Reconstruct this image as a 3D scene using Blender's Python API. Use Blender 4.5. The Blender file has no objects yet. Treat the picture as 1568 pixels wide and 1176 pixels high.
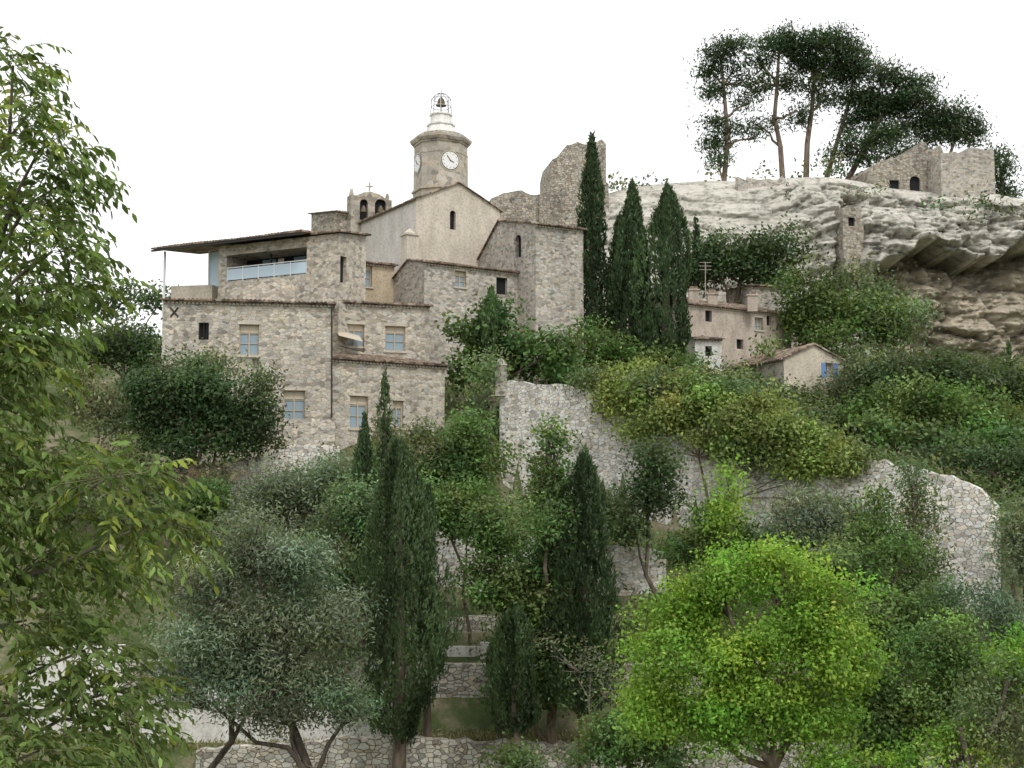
import bpy, math, numpy as np
from mathutils import noise as mnoise, Vector
rng=np.random.default_rng(7)
F=1893.0; PT=math.atan(172/F); CP,SP=math.cos(PT),math.sin(PT)
def P(px,py,d):
    U=(px-784)/F; v=(588-py)/F; dy=CP-v*SP; dz=SP+v*CP; t=d/dy
    return np.array([U*t,d,dz*t])
def S(px,d): return px*d/F
def nrm(v): return v/np.maximum(np.linalg.norm(v,axis=-1,keepdims=True),1e-9)
# ---------------- materials
def newmat(name):
    m=bpy.data.materials.new(name); m.use_nodes=True; nt=m.node_tree; b=nt.nodes['Principled BSDF']
    b.inputs['Roughness'].default_value=.9
    if 'Specular IOR Level' in b.inputs: b.inputs['Specular IOR Level'].default_value=.2
    return m,nt,b
def N(nt,t,**k):
    n=nt.nodes.new(t)
    for a,v in k.items(): setattr(n,a,v)
    return n
def ramp(nt,stops):
    r=N(nt,'ShaderNodeValToRGB'); cr=r.color_ramp
    while len(cr.elements)<len(stops): cr.elements.new(.5)
    for e,(p,c) in zip(cr.elements,stops):
        e.position=p; e.color=(*c,1) if len(c)==3 else c
    return r
def mixc(nt,fac,a,b,mode='MIX'):
    m=N(nt,'ShaderNodeMix',data_type='RGBA',blend_type=mode)
    def s(i,v):
        if hasattr(v,'links'): nt.links.new(v,m.inputs[i])
        else: m.inputs[i].default_value=v if not isinstance(v,tuple) else (*v,1)
    s(0,fac); s(6,a); s(7,b); return m.outputs[2]
def stone(name,c1,c2,mortar,scale=3.0,zs=1.7,weather=.4,mw=.06,bump=.5):
    m,nt,b=newmat(name); L=nt.links.new
    tc=N(nt,'ShaderNodeTexCoord'); mp=N(nt,'ShaderNodeMapping'); mp.inputs['Scale'].default_value=(1,1,zs)
    L(tc.outputs['Object'],mp.inputs[0])
    dn=N(nt,'ShaderNodeTexNoise'); dn.inputs['Scale'].default_value=1.3; L(mp.outputs[0],dn.inputs['Vector'])
    ad=N(nt,'ShaderNodeVectorMath',operation='MULTIPLY_ADD'); L(dn.outputs['Color'],ad.inputs[0]); ad.inputs[1].default_value=(.2,.2,.12); L(mp.outputs[0],ad.inputs[2])
    v=N(nt,'ShaderNodeTexVoronoi'); v.inputs['Scale'].default_value=scale; v.inputs['Randomness'].default_value=.8; L(ad.outputs[0],v.inputs['Vector'])
    e=N(nt,'ShaderNodeTexVoronoi',feature='DISTANCE_TO_EDGE'); e.inputs['Scale'].default_value=scale; e.inputs['Randomness'].default_value=.8; L(ad.outputs[0],e.inputs['Vector'])
    sp=N(nt,'ShaderNodeSeparateColor'); L(v.outputs['Color'],sp.inputs[0])
    cr=ramp(nt,[(0,tuple(.66*q for q in c2)),(.2,c2),(.6,c1),(1,tuple(min(.85,1.18*q) for q in c1))]); L(sp.outputs[0],cr.inputs[0]); base=cr.outputs[0]
    hue=ramp(nt,[(0,(1.06,.99,.9)),(.5,(1,1,1)),(1,(.95,.98,1.02))]); L(sp.outputs[1],hue.inputs[0]); base=mixc(nt,1.0,base,hue.outputs[0],'MULTIPLY')
    rm=ramp(nt,[(0,(0,0,0)),(mw,(1,1,1))]); L(e.outputs['Distance'],rm.inputs[0])
    c=mixc(nt,rm.outputs[0],mortar,base)
    w=N(nt,'ShaderNodeTexNoise'); w.inputs['Scale'].default_value=.35; w.inputs['Detail'].default_value=7; w.inputs['Roughness'].default_value=.7
    m2=N(nt,'ShaderNodeMapping'); m2.inputs['Scale'].default_value=(1,1,.5); L(tc.outputs['Object'],m2.inputs[0]); L(m2.outputs[0],w.inputs['Vector'])
    wr=ramp(nt,[(.30,(1-weather,)*3),(.5,(.97,.96,.94)),(.68,(1.1,1.1,1.08))]); L(w.outputs['Fac'],wr.inputs[0])
    c=mixc(nt,1.0,c,wr.outputs[0],'MULTIPLY')
    fn=N(nt,'ShaderNodeTexNoise'); fn.inputs['Scale'].default_value=7; fn.inputs['Detail'].default_value=5; fn.inputs['Roughness'].default_value=.7; L(mp.outputs[0],fn.inputs['Vector'])
    fr=ramp(nt,[(.33,(.72,.72,.72)),(.5,(1,1,1)),(.7,(1.1,1.1,1.1))]); L(fn.outputs['Fac'],fr.inputs[0])
    c=mixc(nt,1.0,c,fr.outputs[0],'MULTIPLY'); L(c,b.inputs['Base Color'])
    bp=N(nt,'ShaderNodeBump'); bp.inputs['Strength'].default_value=bump; bp.inputs['Distance'].default_value=.06
    L(rm.outputs[0],bp.inputs['Height']); L(bp.outputs[0],b.inputs['Normal'])
    return m
def plaster(name,c1,c2,sc=1.2):
    m,nt,b=newmat(name); L=nt.links.new
    tc=N(nt,'ShaderNodeTexCoord'); mp=N(nt,'ShaderNodeMapping'); mp.inputs['Scale'].default_value=(1,1,.4); L(tc.outputs['Object'],mp.inputs[0])
    n=N(nt,'ShaderNodeTexNoise'); n.inputs['Scale'].default_value=sc; n.inputs['Detail'].default_value=7; n.inputs['Roughness'].default_value=.65; L(mp.outputs[0],n.inputs['Vector'])
    r=ramp(nt,[(.35,c2),(.62,c1)]); L(n.outputs['Fac'],r.inputs[0])
    n2=N(nt,'ShaderNodeTexNoise'); n2.inputs['Scale'].default_value=7; n2.inputs['Detail'].default_value=5; L(tc.outputs['Object'],n2.inputs['Vector'])
    r2=ramp(nt,[(.3,(.72,)*3),(.5,(1,)*3),(.7,(1.1,)*3)]); L(n2.outputs['Fac'],r2.inputs[0])
    L(mixc(nt,1.0,r.outputs[0],r2.outputs[0],'MULTIPLY'),b.inputs['Base Color'])
    bp=N(nt,'ShaderNodeBump'); bp.inputs['Strength'].default_value=.3; bp.inputs['Distance'].default_value=.04; L(n2.outputs['Fac'],bp.inputs['Height']); L(bp.outputs[0],b.inputs['Normal'])
    return m
def plain(name,c,rough=.7,metal=0):
    m,nt,b=newmat(name); b.inputs['Base Color'].default_value=(*c,1); b.inputs['Roughness'].default_value=rough; b.inputs['Metallic'].default_value=metal
    return m
def tiles():
    m,nt,b=newmat('roof_tiles'); L=nt.links.new
    tc=N(nt,'ShaderNodeTexCoord')
    v=N(nt,'ShaderNodeTexVoronoi'); v.inputs['Scale'].default_value=3.2; L(tc.outputs['Object'],v.inputs['Vector'])
    sp=N(nt,'ShaderNodeSeparateColor'); L(v.outputs['Color'],sp.inputs[0])
    r=ramp(nt,[(0,(.09,.075,.065)),(.4,(.20,.155,.125)),(.75,(.31,.23,.17)),(1,(.40,.36,.31))]); L(sp.outputs[0],r.inputs[0])
    n=N(nt,'ShaderNodeTexNoise'); n.inputs['Scale'].default_value=.8; n.inputs['Detail'].default_value=5; L(tc.outputs['Object'],n.inputs['Vector'])
    r2=ramp(nt,[(.35,(.6,.6,.58)),(.65,(1.1,1.05,1))]); L(n.outputs['Fac'],r2.inputs[0])
    L(mixc(nt,1.0,r.outputs[0],r2.outputs[0],'MULTIPLY'),b.inputs['Base Color']); return m
def foliage():
    m=bpy.data.materials.new('foliage'); m.use_nodes=True; nt=m.node_tree; nt.nodes.clear(); L=nt.links.new
    o=N(nt,'ShaderNodeOutputMaterial'); a=N(nt,'ShaderNodeAttribute',attribute_name='Col')
    p=N(nt,'ShaderNodeBsdfPrincipled'); p.inputs['Roughness'].default_value=.55; p.inputs['Specular IOR Level'].default_value=.25
    t=N(nt,'ShaderNodeBsdfTranslucent'); mx=N(nt,'ShaderNodeMixShader'); mx.inputs[0].default_value=.36
    L(a.outputs['Color'],p.inputs['Base Color'])
    g=mixc(nt,1.0,a.outputs['Color'],(1.45,1.45,.8),'MULTIPLY'); L(g,t.inputs['Color'])
    L(p.outputs[0],mx.inputs[1]); L(t.outputs[0],mx.inputs[2]); L(mx.outputs[0],o.inputs[0]); return m
def bark():
    m,nt,b=newmat('bark'); L=nt.links.new; tc=N(nt,'ShaderNodeTexCoord')
    a=N(nt,'ShaderNodeAttribute',attribute_name='Col')
    n=N(nt,'ShaderNodeTexNoise'); n.inputs['Scale'].default_value=5; n.inputs['Detail'].default_value=5; mp=N(nt,'ShaderNodeMapping'); mp.inputs['Scale'].default_value=(1,1,.25); L(tc.outputs['Object'],mp.inputs[0]); L(mp.outputs[0],n.inputs['Vector'])
    r=ramp(nt,[(.35,(.55,.55,.55)),(.65,(1.3,1.25,1.2))]); L(n.outputs['Fac'],r.inputs[0])
    L(mixc(nt,1.0,a.outputs['Color'],r.outputs[0],'MULTIPLY'),b.inputs['Base Color']); return m
def attrrock():
    m,nt,b=newmat('limestone_cliff'); L=nt.links.new; tc=N(nt,'ShaderNodeTexCoord'); a=N(nt,'ShaderNodeAttribute',attribute_name='Col')
    mp=N(nt,'ShaderNodeMapping'); mp.inputs['Scale'].default_value=(.16,.16,1.7); mp.inputs['Rotation'].default_value=(0,-.16,0); L(tc.outputs['Object'],mp.inputs[0])
    n=N(nt,'ShaderNodeTexNoise'); n.inputs['Scale'].default_value=1.3; n.inputs['Detail'].default_value=10; n.inputs['Roughness'].default_value=.74; L(mp.outputs[0],n.inputs['Vector'])
    r=ramp(nt,[(.33,(.5,.49,.46)),(.42,(.92,.91,.89)),(.6,(1.03,1.02,1.0)),(.72,(1.14,1.13,1.1))]); L(n.outputs['Fac'],r.inputs[0])
    n2=N(nt,'ShaderNodeTexNoise'); n2.inputs['Scale'].default_value=1.3; n2.inputs['Detail'].default_value=10; n2.inputs['Roughness'].default_value=.78; L(tc.outputs['Object'],n2.inputs['Vector'])
    r2=ramp(nt,[(.36,(.5,.5,.46)),(.45,(.93,.93,.91)),(.7,(1.1,1.1,1.08))]); L(n2.outputs['Fac'],r2.inputs[0])
    m3=N(nt,'ShaderNodeMapping'); m3.inputs['Scale'].default_value=(.9,.9,.10); L(tc.outputs['Object'],m3.inputs[0])
    n3=N(nt,'ShaderNodeTexNoise'); n3.inputs['Scale'].default_value=1.; n3.inputs['Detail'].default_value=6; L(m3.outputs[0],n3.inputs['Vector'])
    r3=ramp(nt,[(.36,(.6,.6,.58)),(.46,(1,1,1))]); L(n3.outputs['Fac'],r3.inputs[0])
    c=mixc(nt,1.0,a.outputs['Color'],r.outputs[0],'MULTIPLY'); c=mixc(nt,1.0,c,r2.outputs[0],'MULTIPLY'); c=mixc(nt,.8,c,r3.outputs[0],'MULTIPLY'); L(c,b.inputs['Base Color'])
    h=N(nt,'ShaderNodeMath',operation='ADD'); L(n.outputs['Fac'],h.inputs[0]); L(n2.outputs['Fac'],h.inputs[1])
    bp=N(nt,'ShaderNodeBump'); bp.inputs['Strength'].default_value=.8; bp.inputs['Distance'].default_value=.45; L(h.outputs[0],bp.inputs['Height']); L(bp.outputs[0],b.inputs['Normal']); return m
def groundmat():
    m,nt,b=newmat('hillside_ground'); L=nt.links.new; tc=N(nt,'ShaderNodeTexCoord')
    n=N(nt,'ShaderNodeTexNoise'); n.inputs['Scale'].default_value=.5; n.inputs['Detail'].default_value=9; n.inputs['Roughness'].default_value=.7; L(tc.outputs['Object'],n.inputs['Vector'])
    r=ramp(nt,[(.3,(.05,.07,.025)),(.48,(.09,.115,.045)),(.58,(.18,.165,.10)),(.74,(.34,.30,.23))]); L(n.outputs['Fac'],r.inputs[0]); L(r.outputs[0],b.inputs['Base Color'])
    bp=N(nt,'ShaderNodeBump'); bp.inputs['Distance'].default_value=.3; L(n.outputs['Fac'],bp.inputs['Height']); L(bp.outputs[0],b.inputs['Normal']); return m
M_house=stone('stone_masonry_warm',(.545,.505,.435),(.40,.37,.315),(.56,.53,.465),3.1,1.7,.34,.05,.7)
M_house2=stone('stone_masonry_grey',(.505,.475,.425),(.37,.35,.305),(.51,.485,.435),3.3,1.7,.34,.05,.7)
M_white=stone('stone_white_rubble',(.76,.735,.68),(.60,.575,.52),(.38,.36,.32),3.1,1.6,.33,.055,.8)
M_ruin=stone('stone_ruin',(.44,.405,.345),(.31,.285,.24),(.32,.295,.25),2.8,1.6,.42,.06,1.0)
M_dry=stone('stone_terrace_wall',(.54,.515,.455),(.38,.36,.31),(.24,.225,.19),3.0,1.6,.42,.07,.9)
M_church=plaster('church_limewash',(.60,.545,.455),(.47,.425,.35))
M_side=plaster('church_side_render',(.64,.61,.565),(.48,.455,.41),.8)
M_tower=stone('tower_ashlar',(.465,.43,.37),(.395,.365,.31),(.40,.375,.32),1.9,1.3,.3,.03,.3)
M_lantern=plaster('white_lantern_stone',(.84,.83,.79),(.72,.7,.66))
M_pink=plaster('pink_render',(.52,.45,.38),(.35,.30,.25))
M_yel=plaster('ochre_render',(.56,.475,.34),(.42,.35,.25))
M_cream=plaster('cream_render',(.58,.52,.42),(.44,.40,.32))
M_pale=plaster('pale_concrete',(.72,.71,.67),(.56,.54,.5))
M_tiles=tiles(); M_fol=foliage(); M_bark=bark(); M_rock=attrrock(); M_ground=groundmat()
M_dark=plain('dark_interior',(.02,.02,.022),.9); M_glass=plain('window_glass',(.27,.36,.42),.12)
M_frame=plain('window_frame_wood',(.50,.40,.27),.6); M_sur=plaster('window_surround_stone',(.56,.51,.42),(.46,.42,.34))
M_blue=plain('blue_paint',(.16,.28,.55),.6); M_wh=plain('white_paint',(.78,.78,.76),.5); M_black=plain('black_iron',(.03,.03,.03),.5)
M_bal=plain('balustrade_glass',(.50,.62,.70),.08); M_bronze=plain('bell_bronze',(.12,.10,.06),.45,.6)
M_awn=plain('beige_awning',(.55,.49,.38),.8); M_grey=plain('grey_iron',(.45,.45,.44),.5)
WM=[M_dark,M_glass,M_frame,M_sur,M_blue,M_wh,M_black,M_bal,M_bronze,M_awn,M_grey]
# ---------------- mesh builder
class MB:
    def __init__(s): s.v=[]; s.f=[]; s.m=[]
    def poly(s,pts,m=0):
        i=len(s.v); s.v.extend([tuple(map(float,p)) for p in pts]); s.f.append(tuple(range(i,i+len(pts)))); s.m.append(m)
    def box(s,o,ex,ey,ez,m=0):
        o,ex,ey,ez=map(lambda q:np.array(q,float),(o,ex,ey,ez)); c=[o,o+ex,o+ex+ey,o+ey]; t=[q+ez for q in c]
        s.poly(c[::-1],m); s.poly(t,m)
        for i in range(4):
            j=(i+1)%4; s.poly([c[i],c[j],t[j],t[i]],m)
    def prism(s,c,ring0,z0,ring1,z1,m=0,cap=True):
        n=len(ring0); a=[(c[0]+x,c[1]+y,z0) for x,y in ring0]; b=[(c[0]+x,c[1]+y,z1) for x,y in ring1]
        for i in range(n):
            j=(i+1)%n; s.poly([a[i],a[j],b[j],b[i]],m)
        if cap: s.poly(b,m); s.poly(a[::-1],m)
    def rod(s,p,q,r,m=0):
        p=np.array(p,float);q=np.array(q,float); t=nrm(q-p); u=nrm(np.cross(t,[.3,1,.2])); w=np.cross(t,u); A=[p+r*(u*math.cos(a)+w*math.sin(a)) for a in (0,1.57,3.14,4.71)]; B=[a+q-p for a in A]
        for i in range(4): j=(i+1)%4; s.poly([A[i],A[j],B[j],B[i]],m)
    def obj(s,name,mats,parent=None,smooth=False):
        me=bpy.data.meshes.new(name); me.from_pydata(s.v,[],s.f)
        for m in mats: me.materials.append(m)
        me.polygons.foreach_set('material_index',s.m); me.update()
        o=bpy.data.objects.new(name,me); bpy.context.collection.objects.link(o)
        if parent: o.parent=parent
        return o
def empty(name):
    e=bpy.data.objects.new(name,None); bpy.context.collection.objects.link(e); return e
def finish(name,W,X,R,wmats):
    e=empty(name)
    if W.f: W.obj('walls',wmats,e)
    if X.f: X.obj('windows',WM,e)
    if R.f: R.obj('roof',[M_tiles,M_sur],e)
    return e
def v3(p,z): return np.array([p[0],p[1],z],float)
def pixon(a,b,px,py):
    U=(px-784)/F; v=(588-py)/F; dx,dy,dz=U,CP-v*SP,SP+v*CP
    e=np.array(b[:2],float)-np.array(a[:2],float)
    A=np.array([[e[0],-dx],[e[1],-dy]]); s,t=np.linalg.solve(A,-np.array(a[:2],float))
    return s*np.linalg.norm(e), t*dz
def wall(W,X,a,b,z0,knots,wins=(),mi=0,px=True):
    a=np.array(a[:2],float); b=np.array(b[:2],float); L=np.linalg.norm(b-a); dr=(b-a)/L; out=np.array([dr[1],-dr[0]])
    ws=[]
    for w in wins:
        if px:
            u0,zb=pixon(a,b,w[0],w[3]); u1,zt=pixon(a,b,w[2],w[1])
            u0b,_=pixon(a,b,w[0],w[1]); u0=(u0+u0b)/2
        else: u0,zb,u1,zt=w[:4]
        u0=max(u0,.05); u1=min(u1,L-.05)
        if u1-u0>.1: ws.append((u0,u1,zb,zt,w[4] if len(w)>4 else 'g'))
    ku=[k[0] for k in knots]; kz=[k[1] for k in knots]; top=lambda u: float(np.interp(u,ku,kz))
    ub=sorted(set([0,L]+[k for k in ku if 0<k<L]+[w[0] for w in ws]+[w[1] for w in ws]))
    pt=lambda u,z,o=0: (a[0]+dr[0]*u+out[0]*o, a[1]+dr[1]*u+out[1]*o, z)
    for u,v in zip(ub[:-1],ub[1:]):
        if v-u<1e-5: continue
        m=(u+v)/2; zc=z0
        for w in sorted([w for w in ws if w[0]<m<w[1]],key=lambda w:w[2]):
            W.poly([pt(u,zc),pt(v,zc),pt(v,w[2]),pt(u,w[2])],mi); zc=w[3]
        W.poly([pt(u,zc),pt(v,zc),pt(v,top(v)),pt(u,top(u))],mi)
    d3=np.array([dr[0],dr[1],0]); o3=np.array([out[0],out[1],0]); Z=np.array([0,0,1.])
    for (u0,u1,zb,zt,k) in ws:
        dp=-.3 if k!='loggia' else -2.2
        for q in ([(u0,zb),(u1,zb)],[(u1,zb),(u1,zt)],[(u1,zt),(u0,zt)],[(u0,zt),(u0,zb)]):
            (ua,za),(uc,zc_)=q; W.poly([pt(ua,za),pt(uc,zc_),pt(uc,zc_,dp),pt(ua,za,dp)],mi)
        w=u1-u0; h=zt-zb
        if k=='loggia':
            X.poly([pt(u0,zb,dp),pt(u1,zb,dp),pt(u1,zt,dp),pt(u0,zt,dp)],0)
            for i in range(5):
                uu=u0+w*(i/5)+.08
                if i in (1,3): X.box(pt(uu,zb,dp+.02),d3*(w/5-.2),o3*.04,Z*(h-.1),1)
                if i in (2,): X.box(pt(uu,zb,dp+.02),d3*.5,o3*.05,Z*(h-.1),5)
            for i in range(6): X.box(pt(u0+(w-.06)*i/5,zb,-.1),d3*.06,o3*.06,Z*(h*.5),5)
            X.box(pt(u0,zb+h*.5,-.1),d3*w,o3*.08,Z*.06,5)
            X.box(pt(u0+.05,zb+.08,-.08),d3*(w-.1),o3*.02,Z*(h*.42),7)
            X.box(pt(u0+w*.45,zb,-1.0),d3*.12,o3*.12,Z*h,6)
            continue
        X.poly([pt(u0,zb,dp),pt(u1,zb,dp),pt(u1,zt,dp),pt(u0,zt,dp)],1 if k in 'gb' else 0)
        if k in ('a','A'):
            n=6; r=w/2; cz=zt-r
            for sgn in (-1,1):
                pts=[pt(u0 if sgn<0 else u1,zt,-.001)]
                for i in range(n+1):
                    t=math.pi/2*i/n; pts.append(pt((u0+u1)/2+sgn*r*math.sin(t),cz+r*math.cos(t),-.001))
                W.poly(pts if sgn<0 else pts[::-1],mi)
        if k in 'gb':
            t=.07
            for (ua,za,du,dz_) in ((u0,zb,t,h),(u1-t,zb,t,h),(u0+t,zb,w-2*t,t),(u0+t,zt-t,w-2*t,t),((u0+u1)/2-.04,zb+t,.08,h-2*t)):
                X.box(pt(ua,za,dp+.01),d3*du,o3*.06,Z*dz_,2)
            if h>1.2: X.box(pt(u0+t,zt-t-h*.22,dp+.015),d3*(w-2*t),o3*.03,Z*(h*.22),9)
            for q in (.38,.7):
                X.box(pt(u0+t,zb+h*q,dp+.01),d3*(w/2-t-.041),o3*.045,Z*.04,2); X.box(pt(u0+w/2+.041,zb+h*q,dp+.01),d3*(w/2-t-.041),o3*.045,Z*.04,2)
        if k=='b':
            X.box(pt(u0-w*.5,zb,.01),d3*w*.48,o3*.05,Z*h,4); X.box(pt(u1+w*.02,zb,.01),d3*w*.48,o3*.05,Z*h,4)
        elif k in 'g' and w>.5:
            t=.12
            X.box(pt(u0-t,zt,0),d3*(w+2*t),o3*.03,Z*.18,3); X.box(pt(u0-t,zb-.12,0),d3*(w+2*t),o3*.1,Z*.12,3)
def rquad(R,e0,e1,r1,r0,flat=False):
    e0,e1,r1,r0=map(lambda q:np.array(q,float),(e0,e1,r1,r0)); n=max(2,int(np.linalg.norm(e1-e0)/.26))*4
    nn=nrm(np.cross(e1-e0,r0-e0)); nn=nn if nn[2]>0 else -nn
    if flat: n=1
    lo=[];hi=[]
    for i in range(n+1):
        t=i/n; dd=nn*(.07*abs(math.sin(math.pi*i/4))+.02*(rng.random())+.03*math.sin(t*9+e0[0]))
        lo.append(e0+(e1-e0)*t+dd); hi.append(r0+(r1-r0)*t+dd)
    for i in range(n):
        R.poly([lo[i],lo[i+1],hi[i+1],hi[i]],0)
        R.poly([e0+(e1-e0)*(i/n)-nn*.06,e0+(e1-e0)*((i+1)/n)-nn*.06,lo[i+1],lo[i]],0)
    o=-nn*.06
    R.poly([e0+o,r0+o,r1+o,e1+o],0); R.poly([e0+o,lo[0],hi[0],r0+o],0); R.poly([e1+o,r1+o,hi[-1],lo[-1]],0)
def genoise(R,a,b,z,out):
    a=np.array(a[:2]);b=np.array(b[:2]); L=np.linalg.norm(b-a); dr=(b-a)/L; d3=np.array([*dr,0]);o3=np.array([*out,0.])
    n=int(L/.24)
    for i in range(n): R.box(v3(a+dr*(i*.24+.02),z-.2),d3*.15,o3*.12,(0,0,.1),1)
    R.box(v3(a,z-.098),d3*L,o3*.2,(0,0,.09),0)
def bldg(name,A,B,D,zb,kind='ridge',prof=None,rise=1.,wins=None,mats=None,side=None,ov=.35,gen=True,roof=True):
    wins=wins or {}; W,X,R=MB(),MB(),MB()
    z=(A[2]+B[2])/2; a=A[:2];b=B[:2]; L=np.linalg.norm(b-a); dr=(b-a)/L; n=np.array([-dr[1],dr[0]]); c=b+n*D; d=a+n*D
    if kind=='gable':
        fk=[(0,z),(L/2,z+rise),(L,z)]; sk=[(0,z),(D,z)]; bk=fk; lk=sk
    else:
        prof=prof or [(0,0),(1,rise)]
        fk=[(0,z),(L,z)]; sk=[(u*D,z+q) for u,q in prof]; zbk=z+prof[-1][1]; bk=[(0,zbk),(L,zbk)]; lk=[((1-u)*D,z+q) for u,q in prof][::-1]
    wall(W,X,a,b,zb,fk,wins.get('front',())); wall(W,X,b,c,zb,sk,wins.get('right',()),side or 0)
    wall(W,X,c,d,zb,bk); wall(W,X,d,a,zb,lk,wins.get('left',()),side or 0)
    up=.06
    if roof:
        if kind=='gable':
            s=rise/(L/2); f_=-.2; m=(a+b)/2
            p=lambda q,off,zz: v3(q+n*off,zz+up)
            rquad(R,p(a-dr*ov,D+.2,z-s*ov),p(a-dr*ov,f_,z-s*ov),p(m,f_,z+rise),p(m,D+.2,z+rise))
            rquad(R,p(b+dr*ov,f_,z-s*ov),p(b+dr*ov,D+.2,z-s*ov),p(m,D+.2,z+rise+.003),p(m,f_,z+rise+.003))
        else:
            for i in range(len(prof)-1):
                (u0,q0),(u1,q1)=prof[i],prof[i+1]; s=(q1-q0)/((u1-u0)*D); o0=ov if i==0 else 0; o1=ov if i==len(prof)-2 else 0
                rquad(R,v3(a-dr*.2+n*(u0*D-o0),z+q0-s*o0+up),v3(b+dr*.2+n*(u0*D-o0),z+q0-s*o0+up),v3(b+dr*.2+n*(u1*D+o1),z+q1+s*o1+up),v3(a-dr*.2+n*(u1*D+o1),z+q1+s*o1+up))
            if gen: genoise(R,a,b,z-.02,-n)
    e=finish(name,W,X,R,mats); return e,W,X,R,(a,b,c,d,z,dr,n)
def wallbox(W,X,pts,zb,th,mi=0,wins=(),rough=0.,cop=False):
    pts=[np.array(p,float) for p in pts]
    for p,q in zip(pts[:-1],pts[1:]):
        L=np.linalg.norm((q-p)[:2]); dr=(q-p)[:2]/L; n=np.array([-dr[1],dr[0]])*th
        k=max(1,int(L/.35)) if rough else 1
        kn=[(L*i/k,p[2]+(q[2]-p[2])*i/k+(rng.normal()*rough if 0<i<k else 0)) for i in range(k+1)]
        wall(W,X,p,q,zb,kn,[w for w in wins],mi)
        wall(W,X,q[:2]+n,p[:2]+n,zb,[(L-u,z) for u,z in kn][::-1],(),mi)
        for (u0,z0),(u1,z1) in zip(kn[:-1],kn[1:]):
            A=p[:2]+dr*u0; B=p[:2]+dr*u1; W.poly([v3(A,z0),v3(B,z1),v3(B+n,z1),v3(A+n,z0)],mi)
        W.poly([v3(p,zb),v3(p,p[2]),v3(p[:2]+n,p[2]),v3(p[:2]+n,zb)],mi); W.poly([v3(q,zb),v3(q[:2]+n,zb),v3(q[:2]+n,q[2]),v3(q,q[2])],mi)
# ---------------- terrain
def topw(x): return np.interp(x,[-1,8,18.5,25,60],[7.0,5.3,2.0,-.5,-3])
def H(x,y):
    x=np.asarray(x,float); y=np.asarray(y,float)
    Lf=np.interp(y,[-50,0,12,25,56.0,56.4,60.0,60.5,66,72,76,82,90,100,120,150,170,400,900],[-1.7,-1.7,-7,-13,-13,-11.2,-11.15,-8.4,-5.5,1,2.6,5,9,12,15,19,19,0,-4])
    yw=75.9-.56*np.clip(x,-1,25); tw=topw(x)-.3; bw=tw-6
    t1=np.clip((y-60.5)/np.maximum(yw-60.5,.5),0,1); fr=np.where(y<60.5,Lf,-8.4+(bw+8.4)*t1)
    t2=np.clip((y-yw)/np.maximum(97-yw,1),0,1)**(1+np.clip((x-14)/10,0,1)*1.1); be=tw+(9-tw)*t2; be=np.where(y>97,np.interp(y,[97,115,200,400,900],[9,12,15,0,-4]),be)
    Rt=np.where(y<yw+.4,fr,be); w=np.clip((x+2)/1.6,0,1)
    und=.25*np.sin(x*.7+y*.3)*np.cos(y*.5-x*.2)*np.clip((y-61)/6,0,1)
    return Lf*(1-w)+Rt*w+und
xs=np.concatenate([[-3000,-800,-250,-120],np.arange(-80,81,1.0),[120,250,800,3000]]); ys=np.concatenate([[-800,-200,-60,-20],np.arange(-8,50,2.),np.arange(50,100,.7),np.arange(100,180,2.5),[200,260,400,900,2000,4000]])
X_,Y_=np.meshgrid(xs,ys); Z_=H(X_,Y_)
def gridmesh(name,V,nr,nc,mat,col=None,smooth=True):
    idx=np.arange(nr*nc).reshape(nr,nc); f=np.stack([idx[:-1,:-1],idx[:-1,1:],idx[1:,1:],idx[1:,:-1]],-1).reshape(-1,4)
    return npmesh(name,V,f,np.zeros(len(f),int),col if col is not None else np.ones((len(V),3))*.3,[mat],smooth=smooth)
def npmesh(name,V,f,mi,col,mats,origin=None,smooth=False):
    me=bpy.data.meshes.new(name); V=np.asarray(V,np.float32)
    if origin is not None: V=V-np.asarray(origin,np.float32)
    me.vertices.add(len(V)); me.vertices.foreach_set('co',V.ravel()); me.loops.add(len(f)*4); me.loops.foreach_set('vertex_index',f.astype(np.int32).ravel())
    me.polygons.add(len(f)); me.polygons.foreach_set('loop_start',np.arange(0,len(f)*4,4,dtype=np.int32))
    for m in mats: me.materials.append(m)
    me.polygons.foreach_set('material_index',np.asarray(mi,np.int32))
    if smooth: me.polygons.foreach_set('use_smooth',np.ones(len(f),bool))
    at=me.attributes.new('Col','FLOAT_COLOR','POINT'); c=np.ones((len(V),4),np.float32); c[:,:3]=col; at.data.foreach_set('color',c.ravel())
    me.update(calc_edges=True); o=bpy.data.objects.new(name,me); bpy.context.collection.objects.link(o)
    if origin is not None: o.location=origin
    return o
gridmesh('hillside_ground',np.stack([X_,Y_,Z_],-1).reshape(-1,3),len(ys),len(xs),M_ground)
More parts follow.
